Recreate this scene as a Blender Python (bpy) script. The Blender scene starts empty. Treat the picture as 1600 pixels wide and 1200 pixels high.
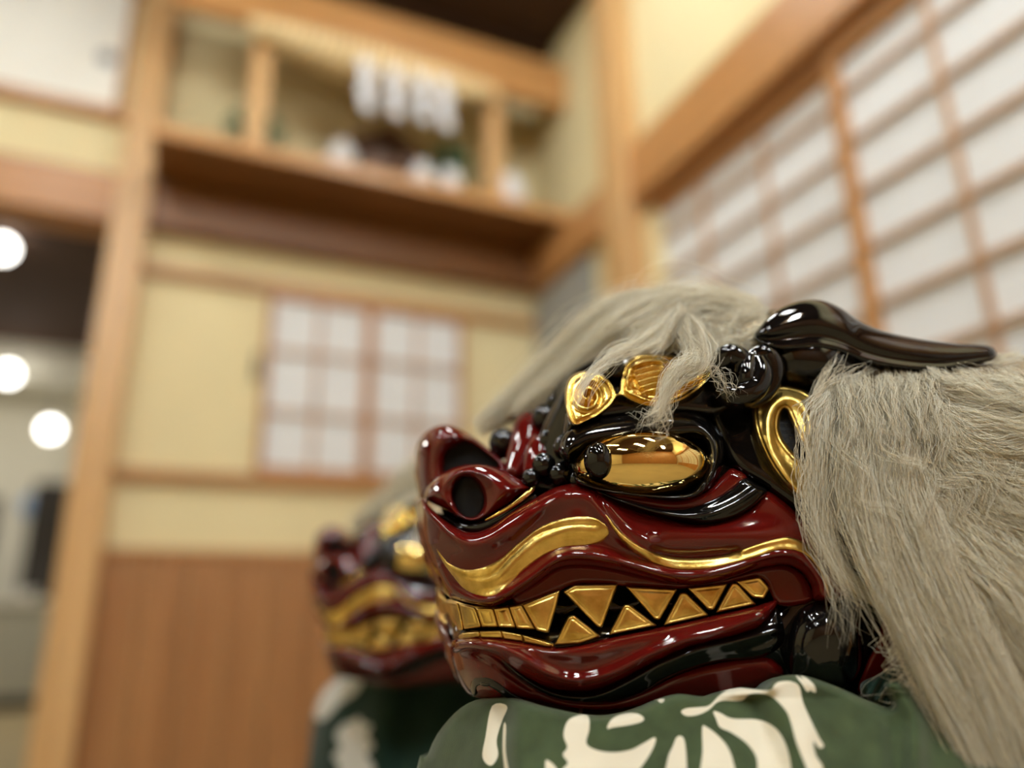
import bpy, math
import numpy as np
from mathutils import Matrix, Vector

# ------------------------------------------------------------------ camera, world, exposure
SC = bpy.context.scene
FPX, PITCH, ROLL, AZ = 1186.0, 0.29624, -0.01546, 0.41779
CZ = 0.35
fwd = np.array([0, math.cos(PITCH), math.sin(PITCH)])
u0 = np.array([0, -math.sin(PITCH), math.cos(PITCH)])
x0 = np.array([1.0, 0, 0])
RX = x0*math.cos(ROLL) + u0*math.sin(ROLL)
UX = -x0*math.sin(ROLL) + u0*math.cos(ROLL)
cam_d = bpy.data.cameras.new('camera'); cam = bpy.data.objects.new('camera', cam_d)
SC.collection.objects.link(cam); SC.camera = cam
cam_d.sensor_width = 36.0; cam_d.lens = FPX/1600*36.0
cam_d.clip_start = 0.02; cam_d.clip_end = 60
cam.matrix_world = Matrix(((RX[0], UX[0], -fwd[0], 0), (RX[1], UX[1], -fwd[1], 0), (RX[2], UX[2], -fwd[2], CZ), (0, 0, 0, 1)))
cam_d.dof.use_dof = True
cam_d.dof.focus_distance = 0.488
cam_d.dof.aperture_fstop = (cam_d.lens*0.001)/0.0200
wd = bpy.data.worlds.new('room_air'); SC.world = wd; wd.use_nodes = True
wd.node_tree.nodes['Background'].inputs[0].default_value = (1.0, 0.97, 0.92, 1)
wd.node_tree.nodes['Background'].inputs[1].default_value = 0.12
SC.view_settings.view_transform = 'Standard'; SC.view_settings.look = 'None'
SC.view_settings.exposure = 0.16; SC.view_settings.gamma = 1.0
SC.view_settings.use_curve_mapping = False
LAMP = 88.0
rng = np.random.default_rng(7)

# ------------------------------------------------------------------ helpers: materials
def new_mat(name):
    m = bpy.data.materials.new(name); m.use_nodes = True
    return m, m.node_tree, m.node_tree.nodes['Principled BSDF']

def plain(name, col, rough=0.5, metal=0.0, coat=0.0, coat_r=0.03, bump=0.0, bscale=60, spec=0.5, sheen=0.0, var=0.0, vscale=3.0):
    m, t, b = new_mat(name)
    b.inputs['Base Color'].default_value = (*col, 1)
    b.inputs['Roughness'].default_value = rough
    b.inputs['Metallic'].default_value = metal
    b.inputs['Coat Weight'].default_value = coat
    b.inputs['Coat Roughness'].default_value = coat_r
    b.inputs['Specular IOR Level'].default_value = spec
    b.inputs['Sheen Weight'].default_value = sheen
    tc = t.nodes.new('ShaderNodeTexCoord')
    if var:
        n = t.nodes.new('ShaderNodeTexNoise'); n.inputs['Scale'].default_value = vscale; n.inputs['Detail'].default_value = 5
        r = t.nodes.new('ShaderNodeValToRGB')
        r.color_ramp.elements[0].position = .3; r.color_ramp.elements[1].position = .7
        r.color_ramp.elements[0].color = (*[c*(1-var) for c in col], 1)
        r.color_ramp.elements[1].color = (*[min(1, c*(1+var*.6)) for c in col], 1)
        t.links.new(tc.outputs['Object'], n.inputs['Vector']); t.links.new(n.outputs['Fac'], r.inputs[0])
        t.links.new(r.outputs[0], b.inputs['Base Color'])
    if bump:
        n = t.nodes.new('ShaderNodeTexNoise'); n.inputs['Scale'].default_value = bscale; n.inputs['Detail'].default_value = 3
        bp = t.nodes.new('ShaderNodeBump'); bp.inputs['Strength'].default_value = bump; bp.inputs['Distance'].default_value = 0.002
        t.links.new(tc.outputs['Object'], n.inputs['Vector']); t.links.new(n.outputs['Fac'], bp.inputs['Height'])
        t.links.new(bp.outputs[0], b.inputs['Normal'])
    return m

def wood(name, c1, c2, rough=0.42, axis='Z', scale=1.0, coat=0.0):
    m, t, b = new_mat(name)
    tc = t.nodes.new('ShaderNodeTexCoord'); mp = t.nodes.new('ShaderNodeMapping')
    s = {'X': (1.2, 26, 26), 'Y': (26, 1.2, 26), 'Z': (26, 26, 1.2)}[axis]
    mp.inputs['Scale'].default_value = tuple(v*scale for v in s)
    n = t.nodes.new('ShaderNodeTexNoise'); n.inputs['Scale'].default_value = 1.0; n.inputs['Detail'].default_value = 6
    r = t.nodes.new('ShaderNodeValToRGB')
    r.color_ramp.elements[0].position = .32; r.color_ramp.elements[1].position = .68
    r.color_ramp.elements[0].color = (*c1, 1); r.color_ramp.elements[1].color = (*c2, 1)
    t.links.new(tc.outputs['Object'], mp.inputs[0]); t.links.new(mp.outputs[0], n.inputs['Vector'])
    t.links.new(n.outputs['Fac'], r.inputs[0]); t.links.new(r.outputs[0], b.inputs['Base Color'])
    b.inputs['Roughness'].default_value = rough; b.inputs['Coat Weight'].default_value = coat
    return m

def emit(name, col, s):
    m, t, b = new_mat(name)
    b.inputs['Base Color'].default_value = (*col, 1)
    b.inputs['Emission Color'].default_value = (*col, 1); b.inputs['Emission Strength'].default_value = s
    return m

def gold_leaf(name, col, rough, bump, scale):
    m, t, b = new_mat(name)
    tc = t.nodes.new('ShaderNodeTexCoord')
    n = t.nodes.new('ShaderNodeTexNoise'); n.inputs['Scale'].default_value = scale; n.inputs['Detail'].default_value = 6
    n2 = t.nodes.new('ShaderNodeTexNoise'); n2.inputs['Scale'].default_value = scale*.28; n2.inputs['Detail'].default_value = 7
    r = t.nodes.new('ShaderNodeValToRGB'); r.color_ramp.elements[0].position = .33; r.color_ramp.elements[1].position = .62
    r.color_ramp.elements[0].color = (col[0]*.62, col[1]*.55, col[2]*.4, 1); r.color_ramp.elements[1].color = (*col, 1)
    bp = t.nodes.new('ShaderNodeBump'); bp.inputs['Strength'].default_value = bump; bp.inputs['Distance'].default_value = 0.0006
    for x in (n, n2): t.links.new(tc.outputs['Object'], x.inputs['Vector'])
    t.links.new(n2.outputs['Fac'], r.inputs[0]); t.links.new(r.outputs[0], b.inputs['Base Color'])
    t.links.new(n.outputs['Fac'], bp.inputs['Height']); t.links.new(bp.outputs[0], b.inputs['Normal'])
    b.inputs['Metallic'].default_value = 1; b.inputs['Roughness'].default_value = rough
    return m

M = {}
M['red'] = plain('red_lacquer', (.088, .0040, .0028), .045, bump=.05, bscale=35)
M['black'] = plain('black_lacquer', (.003, .0026, .0024), .035, bump=.03, bscale=35)
M['matte_black'] = plain('matte_black', (.002, .002, .002), .6, spec=.2)
M['gold'] = gold_leaf('gold_leaf', (.80, .56, .16), .30, .55, 260)
M['gold_shiny'] = gold_leaf('polished_gold', (.90, .64, .18), .17, .45, 160)
M['gold_mirror'] = plain('mirror_gold', (.88, .64, .24), .035, metal=1)
M['hair'] = plain('pale_horsehair', (.66, .60, .46), .36, spec=.5)
_t = M['hair'].node_tree; _g = _t.nodes.new('ShaderNodeNewGeometry'); _r = _t.nodes.new('ShaderNodeValToRGB')
_r.color_ramp.elements[0].color = (.52, .44, .29, 1); _r.color_ramp.elements[1].color = (1.0, .98, .88, 1)
_e = _r.color_ramp.elements.new(.4); _e.color = (.88, .80, .61, 1)
_t.links.new(_g.outputs['Random Per Island'], _r.inputs[0]); _t.links.new(_r.outputs[0], _t.nodes['Principled BSDF'].inputs['Base Color'])
_tr = _t.nodes.new('ShaderNodeBsdfTranslucent'); _mx = _t.nodes.new('ShaderNodeMixShader'); _mx.inputs[0].default_value = .38
_t.links.new(_r.outputs[0], _tr.inputs[0]); _t.links.new(_t.nodes['Principled BSDF'].outputs[0], _mx.inputs[1]); _t.links.new(_tr.outputs[0], _mx.inputs[2])
_t.links.new(_mx.outputs[0], _t.nodes['Material Output'].inputs[0])
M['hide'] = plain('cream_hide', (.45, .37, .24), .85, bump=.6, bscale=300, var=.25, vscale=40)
M['hide_shaded'] = plain('shaded_undercoat', (.26, .20, .125), .9, bump=.8, bscale=400, var=.4, vscale=60)  # hide colour darkened to paint the shade between strands
M['cream'] = plain('cream_plaster', (.74, .625, .355), .9, bump=.15, bscale=90, var=.06, vscale=2)
M['white_plaster'] = plain('white_plaster', (.72, .69, .58), .85, var=.05)
M['paper'] = plain('shoji_paper', (.72, .715, .70), .9, bump=.1, bscale=40)
M['fusuma'] = plain('fusuma_paper', (.80, .765, .68), .85, var=.04)
M['pillar'] = wood('pale_cypress', (.52, .30, .12), (.64, .39, .17), .38)
M['beam'] = wood('cypress_beam', (.36, .155, .045), (.48, .225, .07), .4, axis='X')
M['beam_y'] = wood('cypress_beam_along_wall', (.40, .185, .06), (.52, .26, .09), .4, axis='Y')
M['shelfwood'] = wood('shelf_cedar', (.46, .22, .07), (.60, .31, .11), .4, axis='X')
M['shaded_wood'] = wood('shaded_cedar', (.16, .062, .014), (.23, .095, .025), .45, axis='X')  # cedar darkened in colour to stand in for shade under the shelf
M['dark_wood'] = wood('dark_ceiling_cedar', (.040, .016, .006), (.068, .028, .011), .8, axis='X')
M['dado'] = wood('dado_cedar', (.30, .13, .045), (.40, .19, .07), .4)
M['lattice'] = wood('lattice_cedar', (.42, .24, .13), (.52, .32, .18), .5)
M['tatami'] = plain('tatami_straw', (.32, .245, .125), .75, bump=.4, bscale=220, var=.1)
M['grey'] = plain('grey_board', (.30, .30, .27), .6, var=.05)
M['straw'] = plain('rice_straw', (.86, .68, .38), .8, bump=.8, bscale=90, var=.2, vscale=20)
M['white_paper'] = plain('white_paper', (.86, .86, .88), .7)
M['china'] = plain('white_china', (.80, .78, .77), .25)
M['leaf'] = plain('evergreen_leaf', (.04, .17, .085), .35, var=.3)
M['shrinewood'] = wood('dark_shrine_wood', (.10, .045, .02), (.17, .08, .035), .5)
M['steel'] = plain('dull_metal', (.18, .18, .18), .4, metal=1)
M['lamp'] = emit('lamp_diffuser', (.89, .965, 1.0), LAMP)
M['lamp_fill'] = emit('lamp_fill_diffuser', (.89, .965, 1.0), LAMP*2.6)  # rear rails only: unseen fill added to brighten mane and cloth
M['panel'] = emit('fill_diffuser', (1.0, .96, .86), 34.0)  # out-of-view panel added to brighten the next room's wall
M['bulb'] = emit('bulb_glass', (1.0, .97, .90), 9.0)
M['counter'] = plain('grey_laminate', (.36, .35, .28), .5)
M['darkthing'] = plain('dark_plastic', (.02, .018, .016), .4)
M['blue'] = plain('blue_plastic', (.25, .38, .6), .4)

# ------------------------------------------------------------------ helpers: objects
def link(o, parent=None):
    SC.collection.objects.link(o)
    if parent is not None: o.parent = parent
    return o

def tag(o, label=None, cat=None, group=None, kind=None):
    if label: o['label'] = label
    if cat: o['category'] = cat
    if group: o['group'] = group
    if kind: o['kind'] = kind
    return o

def empty(name, loc):
    o = bpy.data.objects.new(name, None); o.location = loc; o.empty_display_size = .02
    return link(o)

def mesh_np(name, V, quads=None, tris=None, polys=None, mat=None, parent=None, smooth=True):
    """Fast mesh from numpy; vertices are given in world space and stored relative to the parent."""
    V = np.asarray(V, dtype=np.float64)
    if parent is not None: V = V - np.array(parent.get('_w', tuple(parent.location)))
    me = bpy.data.meshes.new(name)
    loops, starts = [], []
    n = 0
    for arr, k in ((quads, 4), (tris, 3)):
        if arr is not None and len(arr):
            arr = np.asarray(arr, dtype=np.int32); loops.append(arr.ravel())
            starts.append(n + np.arange(len(arr), dtype=np.int32)*k); n += arr.size
    if polys:
        for p in polys:
            loops.append(np.array(p, dtype=np.int32)); starts.append(np.array([n], dtype=np.int32)); n += len(p)
    L = np.concatenate(loops); S = np.concatenate(starts)
    me.vertices.add(len(V)); me.vertices.foreach_set('co', V.astype(np.float32).ravel())
    me.loops.add(len(L)); me.loops.foreach_set('vertex_index', L)
    me.polygons.add(len(S)); me.polygons.foreach_set('loop_start', S)
    if smooth: me.polygons.foreach_set('use_smooth', np.ones(len(S), dtype=bool))
    me.update(calc_edges=True)
    if mat is not None: me.materials.append(mat)
    o = bpy.data.objects.new(name, me)
    return link(o, parent)

E1 = np.array([math.cos(AZ), math.sin(AZ), 0]); N1 = np.array([-math.sin(AZ), math.cos(AZ), 0])
def W(a, n, z): return a*E1 + n*N1 + np.array([0, 0, z])

BOXF = [(0, 1, 3, 2), (4, 6, 7, 5), (0, 4, 5, 1), (2, 3, 7, 6), (0, 2, 6, 4), (1, 5, 7, 3)]
def boxes(name, lst, mat, parent=None, bevel=0.0, loc=None):
    """One mesh of boxes in room coordinates (a0,a1,n0,n1,z0,z1); the object is turned with the room."""
    V, F = [], []
    for b in lst:
        k = len(V)
        for a in b[0:2]:
            for n in b[2:4]:
                for z in b[4:6]: V.append((a, n, z))
        F += [tuple(k+i for i in f) for f in BOXF]
    c = np.array(lst[0]).reshape(3, 2).mean(1)
    c[2] = min(b[4] for b in lst)
    V = np.array(V, dtype=float) - c
    me = bpy.data.meshes.new(name); me.from_pydata(V.tolist(), [], F); me.update()
    me.materials.append(mat)
    o = bpy.data.objects.new(name, me)
    o.matrix_world = Matrix.Translation(Vector(W(*c))) @ Matrix.Rotation(AZ, 4, 'Z')
    link(o)
    if parent is not None:
        o.parent = parent; o.matrix_parent_inverse = parent.matrix_world.inverted() if parent.type != 'EMPTY' else Matrix.Translation(-parent.location)
    if bevel:
        m = o.modifiers.new('bevel', 'BEVEL'); m.width = bevel; m.segments = 2; m.limit_method = 'ANGLE'
    return o

def struct(name, lst, mat, parent=None, bevel=0.0):
    o = boxes(name, lst, mat, parent, bevel)
    if parent is None: o['kind'] = 'structure'
    return o

def lathe(name, prof, centre, mat, parent=None, n=32):
    """prof: (radius, z) list; centre in world."""
    V = []; c = np.array(centre)
    for r, z in prof:
        for k in range(n):
            t = 2*math.pi*k/n; V.append(c + (r*math.cos(t), r*math.sin(t), z))
    Q = [(i*n+k, i*n+(k+1) % n, (i+1)*n+(k+1) % n, (i+1)*n+k) for i in range(len(prof)-1) for k in range(n)]
    return mesh_np(name, V, quads=Q, polys=[list(range(n))[::-1], [(len(prof)-1)*n+k for k in range(n)]], mat=mat, parent=parent)

# ------------------------------------------------------------------ the room
Z0 = -0.18; CEIL = 3.03; AR = 1.47; NB = 3.0; AL = -3.2; NR = -3.4
struct('floor', [(AL-.3, AR+.1, NR-.1, 3.1, Z0-.1, Z0)], M['tatami'])
struct('ceiling', [(AL-.1, AR+.1, NR-.1, NB+.15, CEIL, CEIL+.06)] + [(AL, AR, n, n+.035, CEIL-.04, CEIL) for n in np.arange(NR+.3, NB, .45)], M['dark_wood'])
# back wall: plaster right of the post, a band of plaster over the opening left of it
struct('wall_back', [(-.30, AR+.12, NB, NB+.10, 0.58, CEIL), (-.30, AR+.12, NB, NB+.10, Z0, .58), (AL, -.30, NB, NB+.10, 1.86, CEIL)], M['cream'])
struct('wall_right', [(AR, AR+.12, 2.02, NB, Z0, CEIL), (AR, AR+.12, NR, 2.02, 1.86, CEIL), (AR+.04, AR+.12, NR, 2.02, Z0, 1.86)], M['cream'])
struct('wall_left', [(AL-.1, AL, NR, NB, Z0, CEIL)], M['cream'])
struct('wall_rear', [(AL, AR, NR-.1, NR, Z0, CEIL)], M['dado'])
# wainscot of upright boards under the cream band
struct('wainscot', [(-.22 + .142*k, -.22 + .142*k + .139, NB-.018, NB, Z0, .575) for k in range(12)], M['dado'], bevel=.003)
bpy.data.objects['wainscot'].name = 'trim_1'
struct('trim_2', [(-.22, AR, NB-.026, NB, .565, .592)], M['beam'], bevel=.004)
struct('trim_3', [(-.22, AR, NB-.035, NB, .832, .872)], M['beam'], bevel=.004)
struct('trim_4', [(-.22, AR, NB-.035, NB, 1.622, 1.662)], M['beam'], bevel=.004)
struct('trim_5', [(-.22, AR, NB-.075, NB, 1.80, 2.0)], M['shaded_wood'], bevel=.006)      # beam under the shelf, its shade put into the colour
struct('trim_6', [(AR-.055, AR, 2.2, NB-.07, 1.79, 1.985)], M['beam_y'], bevel=.006)
struct('trim_7', [(AR-.055, AR+.04, NR, 2.1, 1.80, 2.03)], M['beam_y'], bevel=.006)  # long beam over the shoji
struct('trim_8', [(AR-.015, AR+.05, NR, 2.1, 1.766, 1.80)], M['dado'])
struct('trim_9', [(AR-.085, AR+.05, 2.08, 2.24, Z0, CEIL)], M['pillar'], bevel=.006)  # post beside the shoji
struct('trim_10', [(-.335, -.215, NB-.10, NB+.11, Z0, CEIL)], M['pillar'], bevel=.006)  # post at the opening
struct('trim_11', [(AL, -.335, NB-.06, NB+.12, 1.80, 2.0)], M['beam'], bevel=.006)
struct('trim_12', [(AL, -.335, NB-.05, NB, 2.255, 2.295)], M['beam'], bevel=.004)
struct('trim_13', [(AL, -.335, NB-.05, NB, 2.88, 2.94)], M['beam'], bevel=.004)
# cupboard doors high on the wall, left of the post
for i, (a0, a1) in enumerate([(-1.22, -.375), (-2.08, -1.23), (-3.0, -2.09)]):
    d = struct('door_%d' % (i+1), [(a0+.012, a1-.012, NB-.024, NB-.002, 2.295, 2.88)], M['fusuma'])
    boxes('door_frame', [(a0, a0+.015, NB-.032, NB, 2.295, 2.88), (a1-.015, a1, NB-.032, NB, 2.295, 2.88)], M['beam'], d)
    h = lathe('door_pull', [(.001, .002), (.030, .002), (.034, 0.0), (.034, -.004)], (0, 0, 0), M['steel'])
    h.matrix_world = Matrix.Translation(Vector(W(a1-.07, NB-.027, 2.526))) @ Matrix.Rotation(AZ, 4, 'Z') @ Matrix.Rotation(math.pi/2, 4, 'X')
    h.parent = d; h.matrix_parent_inverse = d.matrix_world.inverted()
# two small shoji windows in the back wall
def shoji(name, axis, a0, a1, z0, z1, cols, rows, at, fr=.028, lat=.012):
    """axis 'A': in the back wall (spans a); axis 'N': in the right wall (spans n)."""
    def B(p0, p1, q0, q1, zz0, zz1):
        return (p0, p1, at+q0, at+q1, zz0, zz1) if axis == 'A' else (at+q0, at+q1, p0, p1, zz0, zz1)
    s = struct(name, [B(a0+.01, a1-.01, .012, .015, z0+.01, z1-.01)], M['paper'])
    boxes('frame', [B(a0, a0+fr, -.012, .016, z0, z1), B(a1-fr, a1, -.012, .016, z0, z1), B(a0+fr, a1-fr, -.012, .016, z0, z0+fr*1.5), B(a0+fr, a1-fr, -.012, .016, z1-fr, z1)], M['beam' if axis == 'A' else 'beam_y'], s, .002)
    L = []
    for c in cols: L.append(B(c-lat/2, c+lat/2, -.002, .012, z0+fr, z1-fr))
    for r in rows: L.append(B(a0+fr, a1-fr, -.004, .010, r-lat/2, r+lat/2))
    boxes('lattice', L, M['lattice'], s)
    return s
shoji('window_1', 'A', .255, .672, .872, 1.622, [.463], [1.122, 1.372], NB-.022, .022, .016)
shoji('window_2', 'A', .668, 1.085, .872, 1.622, [.876], [1.122, 1.372], NB-.034, .022, .016)
hk = boxes('hook', [(.222, .236, NB-.03, NB, 1.25, 1.36)], M['darkthing'], bevel=.003)
tag(hk, 'small dark catch on the cream wall at the left edge of the little shoji window', 'catch')
rows = [1.636 - .148*k for k in range(-0, 9)]
edges = [2.08, 1.20, .35, -.50, -1.35, -2.2, -3.05]
for i in range(6):
    n1, n0 = edges[i], edges[i+1]
    w = (n1-n0)
    s = shoji('door_%d' % (i+4), 'N', n0-.004, n1+.004, Z0+.02, 1.766, [n0+w*.34, n0+w*.67], rows, AR+.002+(.022 if i % 2 == 0 else 0), .03, .013)
    lo = boxes('kick_panel', [(AR+.004, AR+.02, n0+.03, n1-.03, Z0+.05, .24)], M['beam_y'], s)
    boxes('middle_rail', [(AR-.006, AR+.03, n0+.03, n1-.03, .24, .285)], M['beam_y'], s)
struct('trim_14', [(AR-.01, AR+.05, NR, 2.08, Z0, Z0+.02)], M['beam_y'])
bd = boxes('notice_board', [(AR-.03, AR-.004, 2.44, 2.97, 1.02, 1.76)], M['grey'], bevel=.004)
tag(bd, 'plain grey board hanging under the beam in the corner beside the post', 'board')

# ------------------------------------------------------------------ household altar shelf
NS = 2.63
sh = empty('altar_shelf', tuple(W(.6, NS, 2.01))); tag(sh, 'wooden household altar shelf high in the corner with a top beam and two short posts', 'shelf')
boxes('shelf_board', [(-.215, AR, NS, NB, 2.01, 2.042)], M['shaded_wood'], sh, .003)  # board colour carries the shade of its underside
boxes('shelf_edge', [(-.215, AR, NS-.014, NS, 2.0, 2.05)], M['shelfwood'], sh, .003)
boxes('top_beam', [(-.215, AR, NS, NS+.05, 2.60, 2.83)], M['shelfwood'], sh, .005)
for a in (.125, 1.105): boxes('post', [(a-.036, a+.036, NS, NS+.05, 2.042, 2.60)], M['pillar'], sh, .004)
# carved wavy board under the top beam
pts = []
NV = 60
for i in range(NV+1):
    a = .42 + (1.03-.42)*i/NV; s = i/NV
    zb = 2.60 - .035 - .045*abs(math.sin(s*math.pi*3)) - .03*math.sin(s*math.pi)
    pts.append((a, zb))
V = [W(a, n, z) for (a, zb) in pts for n in (NS+.005, NS+.03) for z in (zb, 2.60)]
Q = []
for i in range(NV):
    k = 4*i; Q += [(k, k+4, k+5, k+1), (k+2, k+3, k+7, k+6), (k, k+2, k+6, k+4)]
mesh_np('carved_board', V, quads=Q, mat=M['shelfwood'], parent=sh, smooth=False)

def rope(name, P0, P1, sag, rmax, mat, strands=3, turns=9):
    P0 = np.array(P0); P1 = np.array(P1); ob_v, ob_q = [], []
    for s in range(strands):
        base = len(ob_v); N = 150; K = 8
        for i in range(N+1):
            t = i/N; r = rmax*(.22+.78*math.sin(math.pi*min(1, t*1.0))**.7)
            c = P0*(1-t)+P1*t + np.array([0, 0, -sag*4*t*(1-t)])
            ang = 2*math.pi*(turns*t + s/strands)
            ax = (P1-P0)/np.linalg.norm(P1-P0); b = np.cross(ax, (0, 0, 1)); up = np.array([0, 0, 1.])
            cc = c + (b*math.cos(ang)+up*math.sin(ang))*r*.5
            for k in range(K):
                q = 2*math.pi*k/K; ob_v.append(cc + (b*math.cos(q)+up*math.sin(q))*r*.62)
        for i in range(N):
            for k in range(K): ob_q.append((base+i*K+k, base+i*K+(k+1) % K, base+(i+1)*K+(k+1) % K, base+(i+1)*K+k))
    return mesh_np(name, ob_v, quads=ob_q, mat=mat)
NR_ = NS-.045
r = rope('straw_rope', W(.06, NR_, 2.55), W(1.09, NR_, 2.54), .05, .085, M['straw'])
tag(r, 'thick twisted straw rope strung along the front of the altar shelf beam', 'rope')

def streamer(a, z1, wd_, hh, label):
    """zigzag paper streamer: four offset folded leaves"""
    V, Q = [], []
    for k in range(4):
        zt = z1 - k*hh*.23; zb = zt - hh*.31; off = (k % 2)*wd_*.22 - wd_*.11
        for (aa, zz, nn) in ((a-wd_/2+off, zt, -.004*k), (a+wd_/2+off, zt-.012, -.004*k), (a+wd_/2+off, zb-.012, -.004*k-.012), (a-wd_/2+off, zb, -.004*k-.012)):
            V.append(W(aa, NR_-.095+nn, zz)); 
        for (aa, zz, nn) in ((a-wd_/2+off, zt, -.004*k), (a+wd_/2+off, zt-.012, -.004*k), (a+wd_/2+off, zb-.012, -.004*k-.012), (a-wd_/2+off, zb, -.004*k-.012)):
            V.append(W(aa, NR_-.093+nn, zz))
        b = 8*k; Q += [(b, b+1, b+2, b+3), (b+7, b+6, b+5, b+4), (b, b+4, b+5, b+1), (b+1, b+5, b+6, b+2), (b+2, b+6, b+7, b+3), (b+3, b+7, b+4, b)]
    o = mesh_np('paper_streamer', V, quads=Q, mat=M['white_paper'], smooth=False)
    tag(o, label, 'paper streamer', 'white paper streamers on the straw rope')
streamer(.505, 2.455, .052, .25, 'leftmost of the four white zigzag paper streamers hanging from the straw rope')
streamer(.620, 2.455, .050, .245, 'second from the left of the white paper streamers on the straw rope')
streamer(.730, 2.460, .050, .24, 'third from the left of the white paper streamers on the straw rope')
streamer(.826, 2.460, .052, .25, 'rightmost white paper streamer hanging from the straw rope')

# things on the shelf
T = 2.043
o = empty('miniature_shrine', tuple(W(.70, 2.86, T))); tag(o, 'small dark wooden shrine standing at the middle of the altar shelf', 'shrine')
boxes('base', [(.52, .84, 2.80, 2.97, T, T+.04)], M['shrinewood'], o, .003)
boxes('cabinet', [(.56, .81, 2.82, 2.96, T+.04, T+.24)], M['shrinewood'], o, .003)
boxes('door', [(.595, .695, 2.812, 2.82, T+.06, T+.21)], M['shrinewood'], o, .002)
boxes('door', [(.705, .805, 2.812, 2.82, T+.06, T+.21)], M['shrinewood'], o, .002)
V = [W(a, n, z) for a, z in ((.50, T+.23), (.69, T+.34), (.86, T+.23), (.86, T+.25), (.69, T+.365), (.50, T+.25)) for n in (2.79, 2.98)]
mesh_np('roof', V, quads=[(0, 2, 3, 1), (2, 4, 5, 3), (4, 6, 7, 5), (6, 8, 9, 7), (8, 10, 11, 9), (10, 0, 1, 11)], polys=[(0, 10, 8, 6, 4, 2), (1, 3, 5, 7, 9, 11)], mat=M['shrinewood'], parent=o, smooth=False)
jar = [(.001, 0), (.022, 0), (.03, .012), (.042, .045), (.040, .07), (.024, .088), (.026, .10), (.021, .10), (.018, .085), (.001, .08)]
def pot(a, n, s, label, nm='china_jar', pr=jar):
    s = s*1.3
    o = lathe(nm, [(r*s, z*s) for r, z in pr], (0, 0, 0), M['china']); o.location = W(a, n, T)
    tag(o, label, 'jar', 'white china on the altar shelf'); return o
pot(.462, 2.69, 1.05, 'white china jar under the leftmost paper streamer')
pot(.80, 2.69, .95, 'left one of the two white china jars beside the right shelf post')
pot(.92, 2.69, .95, 'right one of the two white china jars, next to the right shelf post')
pot(1.21, 2.72, 1.35, 'biggest white china jar, alone between the right shelf post and the corner')
pot(.155, 2.75, .7, 'small white china jar half behind the left shelf post')
def sprig(a, n, h, spread, cnt, label, seed):
    rg = np.random.default_rng(seed); root = empty('evergreen_sprig', tuple(W(a, n, T))); tag(root, label, 'sprig', 'evergreen sprigs on the altar shelf')
    lathe('vase', [(.001, 0), (.025, 0), (.034, .02), (.03, .07), (.016, .10), (.018, .12), (.001, .12)], W(a, n, T), M['china'], root, 20)
    V, Q, SV, SQ = [], [], [], []
    for k in range(cnt):
        th = rg.uniform(0, 2*math.pi); rr = spread*math.sqrt(rg.uniform()); zz = .12+h*rg.uniform(.25, 1)
        c = W(a, n, T) + np.array([rr*math.cos(th), rr*math.sin(th), zz])
        d = rg.normal(size=3); d[2] = abs(d[2])*.6; d /= np.linalg.norm(d); s = np.cross(d, rg.normal(size=3)); s /= np.linalg.norm(s)
        b = len(V); Ln = .045; wv = .012; nn = np.cross(d, s)*.004
        V += [c-d*Ln/2, c+s*wv-nn, c+d*Ln/2, c-s*wv-nn, c+nn]
        Q += [(b, b+1, b+4), (b+1, b+2, b+4), (b+2, b+3, b+4), (b+3, b, b+4)]
    mesh_np('foliage', V, tris=Q, mat=M['leaf'], parent=root, smooth=False)
    for k in range(3):
        e = W(a, n, T) + np.array([spread*.4*math.cos(k*2.1), spread*.4*math.sin(k*2.1), .12+h*.8]); s0 = W(a, n, T+.10)
        V = [s0+(.003, 0, 0), s0+(-.002, .003, 0), s0+(-.002, -.003, 0), e+(.002, 0, 0), e+(-.001, .002, 0), e+(-.001, -.002, 0)]
        mesh_np('stem', V, quads=[(0, 1, 4, 3), (1, 2, 5, 4), (2, 0, 3, 5)], mat=M['leaf'], parent=root)
sprig(.13, 2.87, .17, .11, 190, 'dark green evergreen sprig in a vase behind the left shelf post', 3)
sprig(.97, 2.83, .22, .09, 160, 'dark green evergreen sprig in a vase behind the two jars by the right shelf post', 5)

# ------------------------------------------------------------------ ceiling lamps (above the camera, plus added fill rails behind it)
def ceiling_light(a, n, label):
    o = empty('ceiling_light', tuple(W(a, n, CEIL-.1))); tag(o, label, 'ceiling light', 'ceiling lamp rails')
    boxes('housing', [(a-.09, a+.09, n-.42, n+.42, CEIL-.075, CEIL-.041)], M['pillar'], o, .004)
    for s in (-.3, -.1, .1, .3):
        boxes('lamp', [(a-.05, a+.05, n+s-.05, n+s+.05, CEIL-.10, CEIL-.076)], M['lamp_fill' if n < -.5 else 'lamp'], o, .006)
LP = [(-.85, 1.7), (.78, 1.5), (-.7, .25), (.72, -.05), (-2.2, 1.5), (-.1, -.9), (-1.3, -1.2), (.8, -1.7)]
for k, (a, n) in enumerate(LP):
    ceiling_light(a, n, 'ceiling rail of four square spots, ' + ['over the altar side', 'along the shoji side', 'overhead left', 'overhead right', 'by the left wall', 'added fill behind the viewer', 'added fill at rear left', 'added fill at rear right'][k])

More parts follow.
